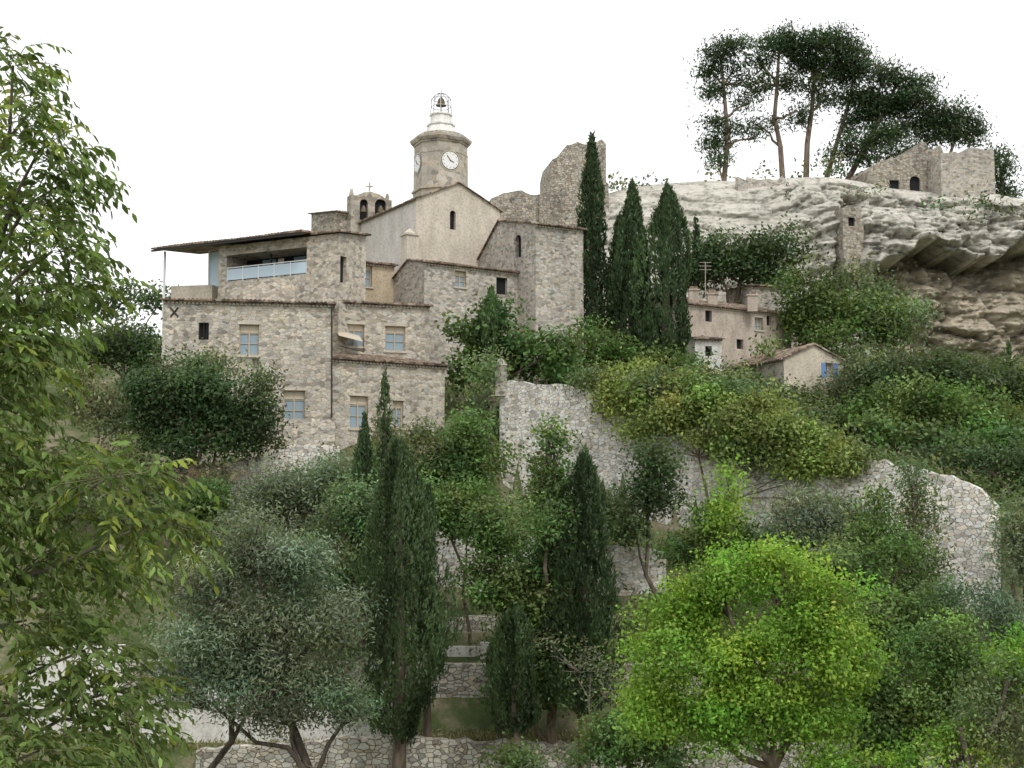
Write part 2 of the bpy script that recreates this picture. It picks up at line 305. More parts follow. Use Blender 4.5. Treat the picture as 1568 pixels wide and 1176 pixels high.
# ---------------- cliff
ct=[(700,330),(750,306),(790,293),(830,300),(850,318),(880,305),(935,292),(965,283),(1000,279),(1080,273),(1200,276),(1300,290),(1350,301),(1420,308),(1500,308),(1568,322),(1640,340),(1900,420)]
cx=[P(a,b,126)[0] for a,b in ct]; cz=[P(a,b,126)[2] for a,b in ct]
def ztop(x): return np.interp(x,cx,cz)
def cliff():
    xs=np.linspace(-8,80,500); nf=230; nt=22; V=[];C=[]
    xl=P(1345,380,120)[0]; xcl=P(1303,370,118)[0]
    lp_=((1335,408),(1370,392),(1400,376),(1425,372),(1450,384),(1475,400),(1500,396),(1568,372),(1700,350))
    lipx=[P(a,b,117)[0] for a,b in lp_]; lipz=[P(a,b,117)[2] for a,b in lp_]
    sm=lambda t:(lambda q:q*q*(3-2*q))(min(max(t,0),1))
    for r in range(nf+nt):
        for x in xs:
            zt=ztop(x); zb=8.; q=sm((x-24)/9)
            if r<nf:
                h=r/(nf-1); z=zb+(zt-zb)*h
                pr=(1-math.sqrt(max(0,1-h**2.6*.998)))*(1-q)+q*(h**6*.45+.10*h)
                y=116+12*pr
                fn=mnoise.fractal(Vector((x*.09,y*.07,z*.13)),.75,2.1,6)
                zz=z+x*.16*(1-q)+x*.03*q+fn*2.2; st=(zz/2.1)%1.0; st2=(zz/.7+fn)%1.0
                edge=min(1,(zt-z)/2.5); vo=mnoise.voronoi(Vector((x*.25,2,z*.42+fn*.5)))[0]; cr=vo[1]-vo[0]
                vo2=mnoise.voronoi(Vector((x*.7,5,z*1.3)))[0]; cr2=vo2[1]-vo2[0]
                y-= ((.35+.55*q)*min(st*3,1)*(1-st)*1.2+(st2<.15)*-.1)*edge
                y-= fn*(1.2+1.3*q)*edge
                y-= q*(min(cr,.25)*3.4+min(cr2,.3)*1.0)*edge
                y+= (.25+.7*q)*abs(mnoise.fractal(Vector((x*.5,3.1,z*.6)),.7,2.,5))*edge
                tan=0
                lz=float(np.interp(x,lipx,lipz))+mnoise.noise(Vector((x*.5,0,0)))*1.0+mnoise.noise(Vector((x*1.7,4,0)))*.35
                dz=lz-z
                if x>xl-2:
                    k=sm((x-xl+2)/2.2); fade=1-.4*sm((x-47)/6)
                    y+=k*sm(dz/.45)*(6.8*math.exp(-max(dz,0)/3.6)*fade+1.4); tan=k*sm(dz/.6)
                    if -1.2<dz<0: y-=k*.7*sm((dz+1.2)/1.)
                xc=xcl-(27-z)*.2
                zc_=sm((31-z)/2)*sm((z-17)/3)
                y+=4.2*math.exp(-((x-xc)/.75)**2)*zc_
                tb=sm((21-z)/5)*.6*(1-q)
                tan=max(tan,tb)
                lich=mnoise.fractal(Vector((x*.22,7,z*.3)),.7,2.,6)
                base=np.array([.68,.66,.60])*(1-tan)+np.array([.60,.535,.43])*tan
                base=base*(1+.2*lich)*(1-.12*(st2<.1))*(1-.28*(st<.05))*(1-.35*(cr<.05)*q)*(1-.2*(cr2<.05)*q)
                V.append((x,y,z)); C.append(np.clip(base,.08,.8))
            else:
                k=(r-nf+1)/nt; y0=116+12*((1-math.sqrt(.002))*(1-q)+q*.55); y=y0+k*50
                z=zt+min(k*50,16)*.17-max(0,k*50-20)*.3+mnoise.noise(Vector((x*.3,y*.3,0)))*.25
                g=mnoise.noise(Vector((x*.4,y*.4,5))); V.append((x,y,z)); C.append(np.array([.32,.32,.22]) if g>0 else np.array([.5,.48,.4]))
    gridmesh('limestone_cliff',np.array(V),nf+nt,len(xs),M_rock,np.array(C))
cliff()
# ---------------- vegetation
class T:
    def __init__(s): s.V=[];s.F=[];s.M=[];s.C=[];s.n=0
    def add(s,V,f,m,c):
        s.V.append(V); s.F.append(f+s.n); s.M.append(np.full(len(f),m)); s.C.append(c if np.ndim(c)==2 else np.tile(c,(len(V),1))); s.n+=len(V)
    def tube(s,path,rad,col,sides=6):
        path=np.array(path,float); k=len(path); rad=np.array(rad,float); tg=nrm(np.gradient(path,axis=0))
        ref=np.array([0,1.,0]) if abs(tg[0][1])<.8 else np.array([1.,0,0])
        u=nrm(np.cross(tg,ref)); w=np.cross(tg,u); a=np.linspace(0,2*np.pi,sides,endpoint=False)
        V=path[:,None]+rad[:,None,None]*(np.cos(a)[None,:,None]*u[:,None]+np.sin(a)[None,:,None]*w[:,None])
        i=np.arange(k*sides).reshape(k,sides); j=np.roll(i,-1,1)
        f=np.stack([i[:-1],j[:-1],j[1:],i[1:]],-1).reshape(-1,4); s.add(V.reshape(-1,3),f,0,np.array(col))
    def leaves(s,C,A,Nn,L,Wd,col,fold=False):
        n=len(C)
        if n==0: return
        B=nrm(np.cross(Nn,A)); L=L[:,None];Wd=Wd[:,None]
        if not fold:
            V=np.stack([C-A*L/2,C+B*Wd/2+A*L*.05,C+A*L/2,C-B*Wd/2+A*L*.05],1); f=np.arange(4*n).reshape(n,4); s.add(V.reshape(-1,3),f,1,np.repeat(col,4,0))
        else:
            Nf=nrm(np.cross(A,B)); up=Nf*Wd*.22; dr=-np.array([0,0,1.])*L*.08
            V=np.stack([C-A*L/2,C-A*L*.12+B*Wd/2+up,C+A*L*.22+B*Wd*.38+up+dr*.4,C+A*L/2+dr,C+A*L*.22-B*Wd*.38+up+dr*.4,C-A*L*.12-B*Wd/2+up],1)
            k=np.arange(n)[:,None]*6; f=np.concatenate([k+np.array([[0,1,2,3]]),k+np.array([[0,3,4,5]])],0); s.add(V.reshape(-1,3),f,1,np.repeat(col,6,0))
    def done(s,name,origin):
        return npmesh(name,np.concatenate(s.V),np.concatenate(s.F),np.concatenate(s.M),np.concatenate(s.C),[M_bark,M_fol],origin)
def sn(seed,sc,n=7):
    r=np.random.default_rng(seed); k=r.normal(size=(n,3))*sc; ph=r.random(n)*6.28
    return lambda p: np.sin(p@k.T+ph).sum(1)/math.sqrt(n/2)
#           col, ratio, leafpx, tuft(m per d), cov, updir, gap
K={'broad':((.105,.172,.05),.55,4.6,.0072,5.0,.5,-1.2),'dark':((.068,.112,.044),.55,4.6,.0072,5.5,.5,-1.4),'olive':((.155,.20,.125),.30,5.4,.008,5.4,.2,-1.2),
 'bright':((.185,.33,.045),.55,4.6,.0072,4.8,.4,-1.1),'ivy':((.20,.26,.075),.7,4.0,.006,5.8,.3,-2.),'pine':((.05,.082,.036),.25,5.4,.0055,8.0,.9,-1.3),
 'shrub':((.145,.165,.085),.5,4.6,.0065,4.4,.4,-1.),'fig':((.09,.155,.05),.75,5.4,.0065,5.0,.6,-1.2),'dry':((.28,.24,.15),.25,4.8,.006,2.6,.4,-.4),'olgreen':((.13,.18,.085),.42,4.8,.008,5.0,.3,-1.2)}
def crown(t,ctr,rad,d,kind,dens=1.,clumps=None,big=1.):
    col,ratio,lp,tf,cov,upd,gap=K[kind]; col=np.array(col)
    s=1.533*d/F; Lm=lp*s*big; area=math.pi*rad[0]*rad[2]/(s*s); nl=int(dens*cov*area/(lp*lp*ratio*.25*2*big*big)); nl=max(nl,60)
    nc=max(6,int(8+area/500)); nc=min(nc,70); sd=int(rng.integers(1e9))
    dirs=nrm(rng.normal(size=(nc,3))); cc=dirs*(rng.random((nc,1))**.5*.80); cr=.26+.2*rng.random(nc); cr*= (1.25 if nc<12 else 1.)
    if nc>30: cr*=.76
    cb=np.exp(rng.normal(size=nc)*.28); ch=rng.normal(size=(nc,3))*.07
    nt_=max(8,nl//9); ci=rng.choice(nc,nt_,p=cr**2/np.sum(cr**2)); td=nrm(rng.normal(size=(nt_,3))+np.array([0,-.15,.25])+cc[ci]*.7)
    tp=cc[ci]+td*cr[ci][:,None]*(.55+.5*rng.random((nt_,1)))
    tp=tp*rad+ctr
    g=sn(sd,2.2/max(min(rad),.3)); keep=g(tp)>gap; tp,td,ci=tp[keep],td[keep],ci[keep]
    li=np.repeat(np.arange(len(tp)),9); n=len(li); C=tp[li]+rng.normal(size=(n,3))*tf*d*np.array([1,1,.7])
    Nn=nrm(td[li]*.7+np.array([0,0,upd])+rng.normal(size=(n,3))*.55); A=nrm(np.cross(Nn,rng.normal(size=(n,3))))
    if kind=='pine': A=nrm(A+np.array([0,0,.5]))
    tb=np.exp(rng.normal(size=len(tp))*.16)
    c=col*(cb[ci]*tb)[li][:,None]*(1+ch[ci][li])*np.exp(rng.normal(size=(n,1))*.15)
    c[:,0]*=1+(.05 if kind=='ivy' else .12)*np.clip(sn(sd+1,.9)(C),-1,1)
    t.leaves(C,A,Nn,Lm*(.7+.6*rng.random(n)),Lm*ratio*(.7+.6*rng.random(n)),np.clip(c,.008,.5))
    return cc*rad+ctr
def bend(p,q,k=5,j=.08):
    p=np.array(p);q=np.array(q); t=np.linspace(0,1,k)[:,None]; L=np.linalg.norm(q-p); o=rng.normal(size=(k,3))*j*L*np.sin(np.pi*t); return p+(q-p)*t+o
def tree(name,d,ells,kind,base=None,path=None,r=.2,dens=1.,bcol=(.16,.13,.10),limbs=6,sag=.25,big=1.,sc=1.1):
    t=T(); cs=[]
    for e in ells:
        k=e[4] if len(e)>4 and e[4] else kind
        dd=d+rng.normal()*S(min(e[2],e[3]),d)*.35
        if len(e)>5: dd=e[5]
        c=P(e[0],e[1],dd); rx,rz=S(e[2],dd)*sc,S(e[3],dd)*sc; ry=(rx*rz)**.5*.95 if len(e)<=5 else min(rx,rz)*.7
        cl=crown(t,c,np.array([rx,ry,rz]),d,k,dens,big=big); cs.append((c,cl))
    if path is None:
        c0=cs[0][0]; bx=c0[0] if base is None else S(base-784,d)
        b=np.array([bx,d,float(H(bx,d))-.2]); m=np.array([np.mean([c[0][0] for c in cs]),d,np.mean([c[0][2] for c in cs])-.1]); tp=bend(b,m,6,.04)
    else: tp=np.array([P(a,b_,d) for a,b_ in path]); b=tp[0]
    t.tube(tp,np.linspace(r,r*.45,len(tp)),bcol,8)
    for c,cl in cs:
        L=np.linalg.norm(tp-c,axis=1)+np.maximum(0,tp[:,2]-c[2]+.2)*2; i=int(np.argmin(L)); i=max(0,i-1) if path is None else i
        if limbs: t.tube(bend(tp[i],c,5,.07),np.linspace(r*.5,r*.2,5),bcol,6)
        sel=cl[rng.permutation(len(cl))[:limbs]]
        for q in sel: t.tube(bend(c-(c-tp[i])*.25,q,4,.07),np.linspace(r*.25,r*.05,4),bcol,4)
    return t.done(name,b)
def cypress(name,px,pt,pb,w,d,col=(.054,.088,.04),rag=.12,prof=.65,dens=1.,lp=4.6):
    t=T(); top=P(px,pt,d); bot=P(px,pb,d); b=np.array([bot[0],d,min(bot[2],float(H(bot[0],d)))]); Hh=top[2]-bot[2]; R=S(w/2,d); s=1.533*d/F
    area=Hh*R*1.5/(s*s); nt_=int(dens*7.5*area/(lp*lp*.4*.5)/8); h=rng.random(nt_)**1.15; a=rng.random(nt_)*2*np.pi
    sd=int(rng.integers(1e6)); g=sn(sd,1.); q=np.stack([np.cos(a)*2.2,np.sin(a)*2.2,h*Hh*.7/max(R,.3)],1); g2=sn(sd+3,2.2)
    pr=R*np.clip((1-h),0,1)**prof*np.clip((h+.12)/.3,.35,1)**.6; rr=pr*(1+rag*g(q)+rag*.7*g2(q))*(.72+.3*rng.random(nt_)**.5)
    tp=np.stack([bot[0]+(top[0]-bot[0])*h+rr*np.cos(a),d+rr*np.sin(a),bot[2]+Hh*h+rag*R*g(q)*.3],1)
    li=np.repeat(np.arange(nt_),8); n=len(li); C=tp[li]+rng.normal(size=(n,3))*np.array([.05,.05,.16])*d/60
    out=np.stack([np.cos(a),np.sin(a),np.zeros(nt_)],1)[li]; A=nrm(np.array([0,0,1.])+out*.35+rng.normal(size=(n,3))*.35); Nn=nrm(out+rng.normal(size=(n,3))*.5)
    tb=np.exp(.22*g(q)+.14*rng.normal(size=nt_)); c=np.array(col)*tb[li][:,None]*np.exp(rng.normal(size=(n,1))*.15)
    L=lp*s; t.leaves(C,A,Nn,L*(.8+.6*rng.random(n)),L*.4*(.7+.6*rng.random(n)),np.clip(c,.006,.5))
    t.tube([b,bot,bot+(top-bot)*.5,bot+(top-bot)*.93],[R*.16+.08,R*.14+.06,R*.09+.03,.02],(.14,.115,.09),7)
    return t.done(name,b)
# ---- pines on the cliff top
PB=(.20,.155,.125)
def pine(d,ells,path,r,limbs=4): tree('pine_tree',d,ells,'pine',path=path,r=r,bcol=PB,limbs=limbs,sc=1.25)
pine(129,[(1096,80,24,16),(1128,72,22,11),(1088,106,17,10),(1122,104,14,7),(1098,140,20,9),(1144,158,16,6),(1092,186,13,9),(1090,218,14,12),(1120,194,16,6),(1155,208,13,5),(1100,244,14,10),(1152,134,12,5),(1136,122,10,6)],[(1108,284),(1113,230),(1112,180),(1108,130),(1103,85)],.3)
pine(129.5,[(1190,70,28,13),(1162,90,16,9),(1212,60,20,10),(1178,112,12,6),(1166,132,16,7),(1205,128,18,8),(1178,190,12,5),(1222,170,14,5),(1158,190,10,5)],[(1199,284),(1195,225),(1186,180),(1190,130),(1193,80)],.32)
pine(131,[(1245,66,36,15),(1275,60,30,12),(1228,96,20,10),(1262,93,26,10),(1240,132,18,7),(1228,182,16,5),(1262,152,16,6),(1215,84,18,9),(1258,120,14,7)],[(1234,284),(1236,220),(1243,170),(1247,120),(1250,75)],.34)
pine(132,[(1300,82,26,15),(1312,112,36,19),(1290,150,22,11),(1335,146,28,14),(1316,184,22,9),(1285,112,18,9),(1300,200,14,6)],[(1262,286),(1275,240),(1290,190),(1302,150),(1308,105)],.3,5)
pine(130.5,[(1368,122,28,11),(1352,168,32,17),(1392,156,36,17),(1408,130,20,9),(1428,174,26,13),(1370,204,30,10),(1444,192,18,9),(1336,216,24,9),(1396,190,26,9)],[(1290,290),(1312,250),(1335,205),(1355,170),(1372,130)],.34,5)
pine(131.5,[(1470,184,26,10),(1492,198,16,10),(1450,206,20,9),(1482,214,20,8),(1424,206,20,8),(1464,164,8,6)],[(1440,300),(1450,250),(1462,215),(1470,190)],.24)
pine(129,[(1303,234,32,7),(1345,242,26,7),(1382,234,26,8),(1296,216,16,6)],[(1330,300),(1335,270),(1330,245)],.26)
pine(133,[(1532,262,13,22),(1540,300,14,18),(1527,235,8,11)],[(1537,330),(1534,290),(1530,245)],.2)
# ---- mid/upper cypress
cypress('cypress_tree',907,212,520,66,93,rag=.2); cypress('cypress_tree',968,288,545,80,92,rag=.24); cypress('cypress_tree',1020,292,560,100,91,rag=.3); cypress('cypress_tree',1066,338,420,16,108); cypress('cypress_tree',948,336,480,50,96,rag=.2)
cypress('cypress_tree',1545,528,640,14,96)
# trees below cliff
tree('holm_oak',108,[(1130,385,70,26),(1100,420,60,25),(1190,380,40,25),(1170,420,50,28),(1080,395,30,20)],'dark',r=.3)
tree('oak_tree',103,[(1240,440,45,34),(1290,475,60,42),(1230,490,45,40),(1330,490,55,35),(1270,520,50,30)],'broad',r=.3)
tree('oak_tree',105,[(1345,450,40,20),(1375,490,42,28),(1310,425,26,14),(1345,500,50,30)],'olgreen',r=.3)
tree('laurel_tree',90,[(1410,565,56,30),(1480,575,60,34),(1540,612,50,42),(1360,590,50,38),(1440,620,80,36)],'dark',r=.3)
tree('oak_tree',84,[(1420,620,60,36),(1500,630,60,38),(1340,630,44,34),(1380,650,60,28),(1460,660,70,28),(1540,660,60,32)],'broad',r=.25)
tree('fig_tree',76,[(1480,675,70,20),(1550,690,60,30),(1400,672,50,20),(1340,655,34,20)],'fig',r=.2)
tree('laurel_tree',70,[(1565,735,44,46),(1510,708,50,18),(1450,700,40,12)],'dark',r=.2,limbs=3)
tree('oak_tree',92,[(1330,570,40,34),(1300,610,40,30),(1240,615,36,18)],'olgreen',r=.2)
tree('shrub',86,[(1250,640,44,20),(1190,605,30,14),(1290,650,40,22)],'dark',r=.1)
tree('oak_tree',88,[(920,545,50,30),(1010,560,55,24),(1060,570,30,16),(860,560,45,28),(930,585,60,20),(900,515,24,20)],'broad',r=.2,limbs=3)
tree('shrub',95,[(1180,530,14,10),(1145,585,26,12),(1075,590,30,10),(1120,600,34,12)],'broad',r=.1,limbs=3)
tree('fig_tree',82,[(752,490,34,30),(735,530,42,34),(790,530,46,32),(845,540,44,30),(725,570,40,24),(800,562,50,20),(705,500,18,16)],'fig',r=.25)
cypress('cypress_tree',752,448,540,60,81.5,col=(.07,.12,.045),rag=.3)
# ivy over wall, each mass sits on the wall face/top where it stands
yw=lambda px:75.6/(1+.56*(px-784)/F)
iv=[(905,582,34,14,.2),(940,592,42,26,.4),(935,620,26,18,-.6),(968,612,46,32,-.6),(985,650,28,22,-.8),(1010,594,52,32,.3),(1032,635,44,32,-.7),(1060,586,44,26,.5),(1080,622,50,36,-.6),(1072,670,24,15,-.8),(1110,594,42,34,.5),(1132,640,52,36,-.7),(1120,682,30,20,-.9),(1170,620,36,34,.4),(1188,665,50,36,-.7),(1165,705,34,18,-.9),(1228,680,46,32,-.6),(1222,712,40,17,-.9),(1268,698,44,26,-.6),(1300,704,24,20,-.5),(1312,694,14,12,-.3),(975,570,34,16,1.2)]
tree('ivy_on_wall',69,[(a,b,c,e_,'ivy' if i%5 else 'olgreen',yw(a)+o) for i,(a,b,c,e_,o) in enumerate(iv)],'ivy',path=[(1090,790),(1070,700),(1080,600)],r=.08,limbs=1,sc=1.06)
tree('ivy_on_wall',76,[(740,590,14,40),(728,640,18,40),(755,555,10,14)],'olgreen',r=.05,limbs=2)
tree('ivy_on_wall',66,[(1340,703,26,5,'dark',65.2),(1400,714,20,4,'dark',64)],'dark',path=[(1400,760),(1400,715)],r=.03,limbs=0)
# left mid
tree('holm_oak',68,[(300,595,80,50),(250,630,60,50),(340,650,76,46),(285,670,70,30),(395,620,32,46),(215,590,34,30)],'dark',r=.25)
tree('fig_tree',68.5,[(300,560,60,26),(400,585,26,20)],'olgreen',r=.1,dens=.6)
tree('laurel_tree',84,[(185,525,52,34),(150,545,30,30),(225,540,30,30)],'dark',r=.2)
tree('shrub',72,[(150,620,50,34),(110,590,40,34),(180,650,36,26)],'shrub',r=.1,dens=.8)
tree('distant_trees',150,[(210,455,40,12),(160,470,40,14),(100,478,50,18),(240,462,26,14),(40,480,50,18),(-30,480,60,22)],'dark',r=.2)
# slope
tree('shrub',66,[(320,765,56,24),(300,790,40,18),(380,790,30,16),(330,790,60,24)],'broad',r=.1)
tree('dry_grass',67,[(310,735,46,10),(350,725,36,8),(250,780,40,10)],'dry',r=.03)
tree('shrub',69,[(180,700,50,20),(230,740,40,18),(150,760,50,30),(200,780,50,30)],'shrub',r=.05,dens=.8)
tree('olive_tree',63,[(440,745,64,32),(500,775,56,36),(400,790,50,32),(460,810,60,34),(500,725,34,22)],'olive',r=.2)
tree('shrub',71,[(600,665,30,22),(645,665,26,22),(670,695,46,30),(590,705,44,24)],'shrub',r=.08,dens=.75)
tree('laurel_tree',70,[(715,655,36,36),(735,705,46,42),(700,730,60,44),(650,740,44,34),(600,720,40,30)],'broad',r=.2)
tree('oak_tree',66,[(800,775,40,22),(905,785,40,28),(940,790,40,30)],'olgreen',r=.15)
tree('laurel_tree',64,[(1000,700,30,34),(992,765,42,30),(1010,735,26,26),(960,800,34,22)],'dark',r=.15)
tree('shrub',62,[(720,800,50,34),(640,780,40,50),(700,765,44,26)],'broad',r=.1)
cypress('cypress_tree',558,640,900,46,61,rag=.25); cypress('cypress_tree',590,575,880,34,62,rag=.4,dens=.55,col=(.08,.115,.055))
cypress('cypress_tree',612,680,1120,112,55,rag=.3,prof=.42,col=(.066,.102,.046)); cypress('cypress_tree',655,750,990,44,57,rag=.3)
cypress('cypress_tree',895,700,1080,100,55,col=(.054,.088,.04),rag=.34,prof=.5)
tree('cedar_tree',56,[(845,650,12,24),(842,695,26,30),(848,745,40,36),(842,795,50,42),(850,850,60,42),(838,900,66,42),(850,950,64,42),(835,1000,66,42),(845,1050,66,38),(790,1000,34,46),(785,1060,34,38),(890,1000,44,50)],'broad',base=845,r=.25,limbs=8)
cypress('cypress_tree',790,940,1110,90,53,col=(.06,.095,.042),rag=.34,prof=.45)
tree('oak_tree',58,[(760,830,50,46),(745,885,48,40),(800,900,40,50),(740,790,34,26)],'broad',r=.15,base=770)
tree('oak_tree',60,[(520,840,50,50),(560,900,44,50),(500,900,40,40),(480,860,40,40),(540,780,40,40)],'olgreen',r=.15)
# right mid band
tree('laurel_tree',60,[(1105,790,34,24),(1100,825,50,30),(1150,825,40,26),(1040,840,34,26)],'broad',r=.15)
tree('oak_tree',56,[(1345,765,12,22),(1345,805,32,32),(1340,850,48,38),(1330,900,60,44),(1380,900,46,40),(1300,860,36,36)],'broad',r=.2)
tree('oak_tree',57,[(1398,728,12,22),(1402,775,22,32),(1408,825,30,36),(1412,880,40,40)],'olgreen',r=.2)
tree('oak_tree',59,[(1115,715,14,20),(1115,755,24,30),(1110,800,30,30)],'bright',r=.12,dens=.7)
tree('olive_tree',59,[(1240,775,60,20),(1290,792,46,26),(1210,800,50,28),(1260,815,60,30),(1200,840,50,36)],'olive',r=.15)
tree('oak_tree',53,[(1440,930,46,36),(1400,960,60,44),(1480,965,40,40)],'olgreen',r=.18)
tree('olive_tree',50,[(1562,850,32,44),(1535,940,46,44),(1570,790,22,40),(1550,990,50,44)],'olive',r=.18)
tree('oak_tree',52,[(1380,830,26,24),(1320,870,50,44),(1270,880,44,34)],'broad',r=.18)
tree('oak_tree',46,[(1330,940,80,60),(1420,1000,60,44),(1380,940,50,36)],'broad',r=.18)
# bright tree
tree('linden_tree',38,[(1110,895,90,50),(1200,875,86,46),(1030,940,66,50),(1150,960,110,60),(1260,930,70,56),(1020,1010,66,56),(1270,1010,80,60),(1140,1040,110,56),(1010,1085,70,50),(1220,1100,90,50),(1100,1110,90,44)],'bright',base=1197,r=.24,dens=.9)
tree('oak_tree',41,[(1400,1090,90,60),(1480,1050,70,50),(1340,1130,60,44),(1320,1050,50,50),(1450,1000,70,46)],'broad',r=.2)
tree('oak_tree',37,[(1540,1100,80,80,'olgreen'),(1450,1150,80,40),(1300,1160,80,30),(1560,1010,50,50)],'bright',r=.2,dens=.7,bcol=(.14,.12,.1))
tree('elder_tree',44,[(960,1110,60,44),(1000,1150,70,36),(930,1160,60,30)],'broad',r=.12)
tree('shrub',50,[(880,1010,50,40),(930,1050,40,30)],'shrub',r=.07,dens=.2,limbs=22,bcol=(.25,.22,.19))
tree('shrub',43,[(780,1165,50,16),(160,1165,60,30)],'broad',r=.04)
# big olive
tree('olive_tree',46,[(390,830,76,40),(450,870,80,44),(330,900,76,50),(430,950,100,54),(300,970,76,50),(520,950,50,50),(360,1030,110,50),(490,1030,70,50),(270,1050,60,40),(430,1080,100,36),(540,1080,36,36)],'olive',base=500,r=.22,dens=.8,bcol=(.10,.085,.07),limbs=8)
tree('olive_tree',47,[(330,1000,60,50),(400,1030,60,40)],'olive',base=345,r=.18,dens=.5,bcol=(.10,.085,.07))
# undergrowth
def undergrowth():
    t=T(); n0=17000; x=rng.uniform(-48,56,n0); y=rng.uniform(60.8,112,n0); z=H(x,y)+rng.random(n0)**1.5*1.3
    g=sn(5,.35)(np.stack([x,y,z],1)); k=(g>-1.0); k&=~((x>-30)&(x<8)&(y>74)); x,y,z,g=x[k],y[k],z[k],g[k]
    tp=np.stack([x,y,z],1); li=np.repeat(np.arange(len(tp)),9); n=len(li); C=tp[li]+rng.normal(size=(n,3))*.4; Nn=nrm(rng.normal(size=(n,3))+np.array([0,-.3,.8])); A=nrm(np.cross(Nn,rng.normal(size=(n,3))))
    mx=np.clip(g*.5+.7,0,1)[li][:,None]; c=(np.array([.18,.18,.085])*(1-mx)+np.array([.09,.145,.045])*mx)*np.exp(rng.normal(size=(n,1))*.25)
    L=.26*(.7+.6*rng.random(n)); t.leaves(C,A,Nn,L,L*.5,np.clip(c,.01,.4)); t.done('undergrowth',(0,0,0))
    t=T(); n0=2500; x=rng.uniform(-30,40,n0); y=rng.uniform(56.6,60,n0); tp=np.stack([x,y,H(x,y)+.05],1); li=np.repeat(np.arange(n0),8); n=len(li); C=tp[li]+rng.normal(size=(n,3))*np.array([.3,.3,.08]); A=nrm(np.array([0,0,1.])+rng.normal(size=(n,3))*.5); Nn=nrm(rng.normal(size=(n,3)))
    c=np.array([.22,.21,.11])*np.exp(rng.normal(size=(n,1))*.3)*np.ones((1,3)); t.leaves(C,A,Nn,.25+.15*rng.random(n),.05+.02*rng.random(n),c); t.done('terrace_grass',(0,0,0))
undergrowth()
def cliffshrubs():
    t=T()
    for px,py,rx,ry,d in [(1165,270,18,4,125),(1225,272,14,4,125),(1090,268,16,4,125),(1500,314,24,6,120),(1545,325,20,8,120),(1480,330,12,5,118),(862,322,14,7,122),(940,284,12,12,125),(1345,294,16,5,122),(1290,268,20,6,126),(1270,250,14,12,128),(990,285,14,4,125),(1320,300,10,5,120),(1200,300,12,3,121),(1440,318,14,3,119)]:
        c=P(px,py,d); crown(t,c,np.array([S(rx,d),S(rx,d)*.7,S(ry,d)]),d,'shrub' if rng.random()<.4 else 'dark',1.)
    t.done('cliff_shrubs',(0,0,0))
cliffshrubs()
# ---- foreground left tree
def fgtree():
    t=T(); d0=13.; trunk=bend(P(-330,1700,13.5),P(-160,600,13.5),7,.03); t.tube(trunk,np.linspace(.2,.12,7),(.16,.14,.12),9)
    ells=[(20,100,54,36),(50,165,62,42),(60,230,80,46),(90,285,80,34),(30,330,90,46),(80,385,80,40),(110,435,80,34),(30,460,80,50),(40,540,70,46),(20,620,60,50),(60,700,90,44),(170,730,100,34),(110,790,120,44),(230,800,80,44),(60,860,110,44),(160,880,110,34),(40,950,90,50),(120,1000,100,44),(170,1060,80,40),(40,1080,110,50),(200,1110,70,40),(60,1150,130,36),(-40,700,70,300),(-50,300,70,150)]
    for (px,py,rx,ry) in ells:
        c=P(px,py,d0+rng.normal()*.5); i=int(np.argmin(np.abs(trunk[:,2]-(c[2]-.8)))); t.tube(bend(trunk[i],c,6,.05),np.linspace(.045,.014,6),(.17,.15,.13),5)
        nt_=int(8+rx*ry/85)
        for k in range(nt_):
            q=rng.normal(size=3); q/=np.linalg.norm(q); q*=rng.random()**.4; s0=c+q*np.array([rx/145*.85,.5,ry/145*.85])
            dr=nrm(np.array([.9*(q[0]+.35),q[1]*.5,.1+.4*q[2]])+rng.normal(size=3)*.35); L=.28+.22*rng.random(); m=9
            tt=np.linspace(0,1,m)[:,None]; pth=s0+dr*L*tt-np.array([0,0,.22])*tt**2*L*2
            if k%3==0: t.tube(np.vstack([c+(s0-c)*.3,pth[[0,4,8]]]),[.007,.005,.004,.002],(.2,.19,.12),3)
            else: t.tube(pth[[0,4,8]],[.004,.003,.002],(.2,.22,.1),3)
            tg=nrm(np.gradient(pth,axis=0)); sd=np.where(np.arange(m)%2,1,-1)[:,None]; lat=nrm(np.cross(tg,np.array([0,0,1.])))
            A=nrm(tg*.8+lat*sd*.9+np.array([0,0,-.55])+rng.normal(size=(m,3))*.3); Ll=.12*(.6+.7*rng.random(m)); Nn=nrm(np.array([0,-.3,1.])+rng.normal(size=(m,3))*.7)
            b=np.exp(rng.normal()*.3); c_=np.array([.118,.18,.048])*b*np.exp(rng.normal(size=(m,1))*.24)
            if rng.random()<.12: c_=c_*np.array([1.6,1.3,.9])
            t.leaves(pth+A*Ll[:,None]*.5,A,Nn,Ll,Ll*.38,np.clip(c_,.01,.55),fold=True)
    t.done('walnut_tree',trunk[0])
fgtree()
